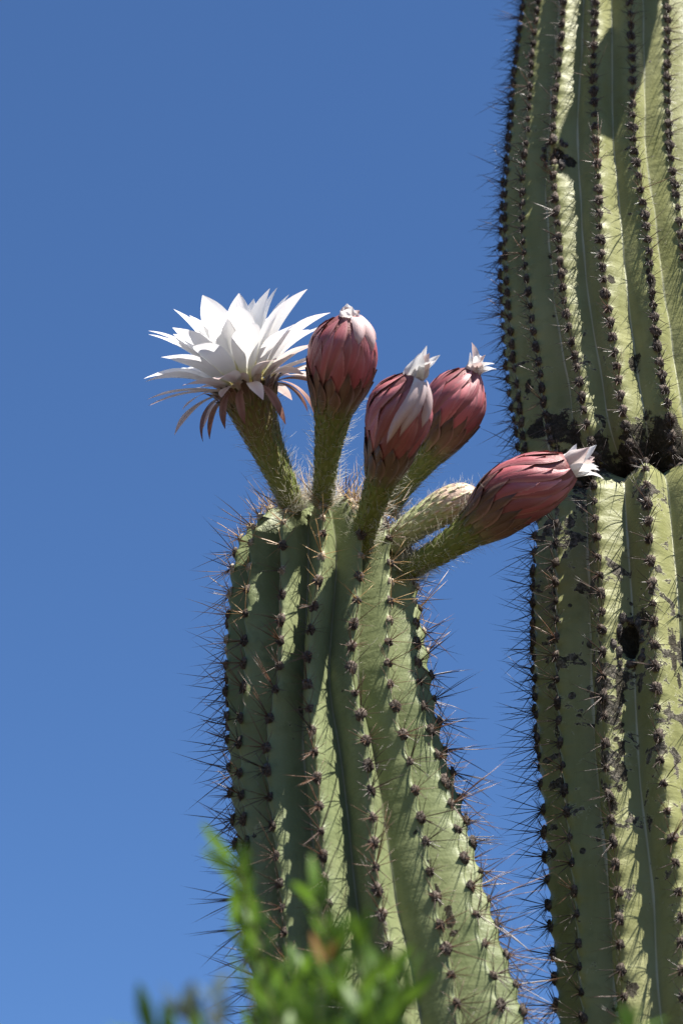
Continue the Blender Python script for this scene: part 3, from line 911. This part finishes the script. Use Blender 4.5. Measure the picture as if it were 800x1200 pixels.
# golden spines and felt filling the very top of the flowering stem
q = np.random.default_rng(66)
V, Fc, Al = [], [], []
for i in range(230):
    a = q.uniform(0, 6.283); R = DA * .80 * math.sqrt(q.uniform(.02, 1))
    zt = zA0 + DB * (1 - (R / DA) ** 2.35) ** (1 / 2.35) - .006
    cx = float(armaxis(zA0)[0])
    dv = np.array([math.sin(a) * R / DA * q.uniform(.2, 1.3) + q.normal(0, .25), -math.cos(a) * R / DA + q.normal(0, .25), .9])
    L = q.uniform(.012, .034)
    cone(V, Fc, Al, np.array([cx + R * math.sin(a), YA - R * math.cos(a), zt]), dv, L, .0005, q.normal(0, .05, 3) * L, q)
obj('crown_spines', make_mesh('crown_spines', np.array(V), Fc, M['spine_gold'], True, {'along': Al}), arm_root, arm_base, kind='stuff')

# ------------------------------------------------------------------ shrub in front
q = np.random.default_rng(77)
def leaf_mesh(name, mat, L=.017, W=.0030, bend=.15):
    v = []
    prof_ = [(0, .08), (.25, .8), (.55, 1), (.82, .6), (1, 0.03)]
    for s, w in prof_:
        z = bend * L * s * s
        v += [(-W * w, L * s, z + W * w * .35), (0, L * s, z), (W * w, L * s, z + W * w * .35)]
    return make_mesh(name, np.array(v), grid_faces(3, 5), mat)
LEAF = [leaf_mesh('leaf', M['leaf'], .016 + .0035 * i, .0027 + .0004 * i, .1 + .1 * i) for i in range(4)]
LEAF_DULL = [leaf_mesh('leaf', M['leaf_dull'], .016, .003)]
LEAF_DEAD = [leaf_mesh('leaf', M['leaf_dead'], .022, .004)]
def shrub(name, label, base, tips, seed, cap):
    q = np.random.default_rng(seed)
    root = root_empty(name, base, label, 'shrub')
    count = 0
    LV, LF = [], []; nl = 0
    for (pts, d, kind, dens) in tips:
        W = [at_depth(x, y, d) for x, y in pts]
        # woody part down to the ground
        low_ = W[-1]; b = np.array(base) + np.array([q.normal(0, .03), q.normal(0, .03), 0])
        mid = b * .45 + low_ * .55 + np.array([q.normal(0, .04), q.normal(0, .04), 0])
        ctrl = [b + [0, 0, -.02], b * .8 + mid * .2 + [0, 0, .12], mid] + W[::-1]
        ctrl = np.array(ctrl)
        seg = np.concatenate([[0], np.cumsum(np.linalg.norm(np.diff(ctrl, axis=0), axis=1))])
        ss = np.linspace(0, seg[-1], 60)
        C = np.stack([smooth1(np.interp(ss, seg, ctrl[:, k]), 5) for k in range(3)], -1)
        T = norm(np.gradient(C, axis=0))
        r = np.interp(ss / seg[-1], [0, .6, 1], [.008, .0035, .0008])
        E = norm(np.cross(T, [.1, 1, .15])); Fv = np.cross(T, E)
        ph = np.linspace(0, 6.283, 6, endpoint=False)
        V = C[:, None] + r[:, None, None] * (E[:, None] * np.cos(ph)[None, :, None] + Fv[:, None] * np.sin(ph)[None, :, None])
        br = obj('branch', make_mesh('branch', V.reshape(-1, 3), grid_faces(6, 60, True), M['bark']), root, base)
        # leaves in pairs along the upper length, sparser leafy side shoots lower down
        leafy = seg[-1] - (seg[-1] - seg[2]) * 1.0
        s = seg[-1]; side = 1
        while s > leafy - .25:
            P = np.array([np.interp(s, ss, C[:, k]) for k in range(3)])
            t = norm(np.array([np.interp(s, ss, T[:, k]) for k in range(3)]))
            e = norm(np.array([np.interp(s, ss, E[:, k]) for k in range(3)]))
            f = np.cross(t, e)
            for sg in (1, -1):
                w = q.normal(0, .7)
                lat = (e * math.cos(w) + f * math.sin(w)) * sg
                y = norm(t * q.uniform(.5, 1.1) + lat * q.uniform(.5, .9))
                n = norm(np.cross(y, np.cross([0, 0, 1.0], y) + q.normal(0, .3, 3)) + [0, 0, .001])
                n = norm(n - y * (n @ y)); x = np.cross(y, n)
                sc = q.uniform(.75, 1.25)
                lm = (LEAF_DULL if kind == 'dull' else LEAF_DEAD if (kind == 'dead' and s > seg[-1] - .03) else LEAF)
                me = lm[q.integers(len(lm))]
                px, py, dd = proj(P)
                if count < cap and -20 < px < 820 and py < 1215:
                    o = obj('leaf', me, br)
                    o.matrix_local = Matrix(((x[0], y[0], n[0], P[0]), (x[1], y[1], n[1], P[1]), (x[2], y[2], n[2], P[2]), (0, 0, 0, 1))) @ Matrix.Scale(sc, 4)
                    count += 1
                else:
                    v, fc = mesh_np(me); v = v * sc
                    LV.append(P + v[:, :1] * x + v[:, 1:2] * y + v[:, 2:3] * n); LF += [tuple(i + nl for i in k) for k in fc]; nl += len(v)
            s -= q.uniform(.009, .016) / dens
    # loose foliage filling the body of the bush below
    for i in range(2600):
        c = np.array(base) + np.array([q.normal(0, .16), q.normal(0, .12), q.uniform(.5, 1.0) * 1.85])
        px, py, dd = proj(c)
        if py < 1230: continue
        y = norm(q.normal(0, 1, 3) + [0, 0, .8]); n = norm(np.cross(y, q.normal(0, 1, 3))); x = np.cross(y, n)
        v, fc = mesh_np(LEAF[i % 4]); v = v * 1.3
        LV.append(c + v[:, :1] * x + v[:, 1:2] * y + v[:, 2:3] * n); LF += [tuple(k + nl for k in w) for w in fc]; nl += len(v)
    obj('foliage', make_mesh('foliage', np.concatenate(LV), LF, M['leaf']), root, base, kind='stuff')
    return root

DS = 1.55
sb = at_depth(370, 1200, DS)
tips = [
    ([(262, 972), (283, 1025), (300, 1080), (325, 1180), (335, 1260)], DS, 'leaf', 1.2),
    ([(268, 1050), (285, 1110), (300, 1180), (310, 1260)], DS + .12, 'leaf', .8),
    ([(348, 1015), (375, 1045), (398, 1085), (410, 1160), (412, 1260)], DS, 'leaf', 1.2),
    ([(424, 1055), (423, 1110), (418, 1170), (415, 1260)], DS - .05, 'leaf', 1.2),
    ([(502, 1128), (470, 1150), (440, 1190), (425, 1260)], DS + .03, 'leaf', 1.1),
    ([(186, 1138), (212, 1172), (240, 1215), (270, 1270)], DS - .22, 'dull', 1.3),
    ([(228, 1130), (244, 1165), (265, 1215), (290, 1270)], DS - .25, 'dull', 1.0),
    ([(130, 1188), (170, 1215), (220, 1240), (280, 1280)], DS - .2, 'leaf', .8),
    ([(384, 1092), (372, 1125), (365, 1180), (370, 1260)], DS - .02, 'dead', .35),
    ([(350, 1095), (352, 1130), (358, 1190), (365, 1260)], DS + .05, 'leaf', 1.3),
    ([(318, 1105), (330, 1150), (345, 1200), (360, 1260)], DS + .02, 'leaf', 1.3),
    ([(460, 1110), (448, 1150), (430, 1200), (415, 1260)], DS + .08, 'leaf', 1.2),
    ([(395, 1115), (392, 1150), (388, 1200), (385, 1260)], DS - .08, 'leaf', 1.3),
    ([(300, 1140), (315, 1175), (335, 1215), (360, 1270)], DS - .06, 'leaf', 1.2),
    ([(440, 1150), (420, 1175), (400, 1210), (390, 1270)], DS - .1, 'leaf', 1.3),
    ([(480, 1170), (450, 1190), (420, 1220), (400, 1270)], DS + .0, 'leaf', 1.1),
    ([(360, 1150), (362, 1175), (366, 1210), (370, 1270)], DS - .12, 'leaf', 1.4),
    ([(757, 1168), (762, 1205), (740, 1260), (640, 1330)], DS + .02, 'leaf', .9),
]
shrub('leafy_shrub', 'blurred bright green leafy shrub in front of the flowering cactus', (float(sb[0]), float(sb[1]), 0.0), tips, 78, 295)
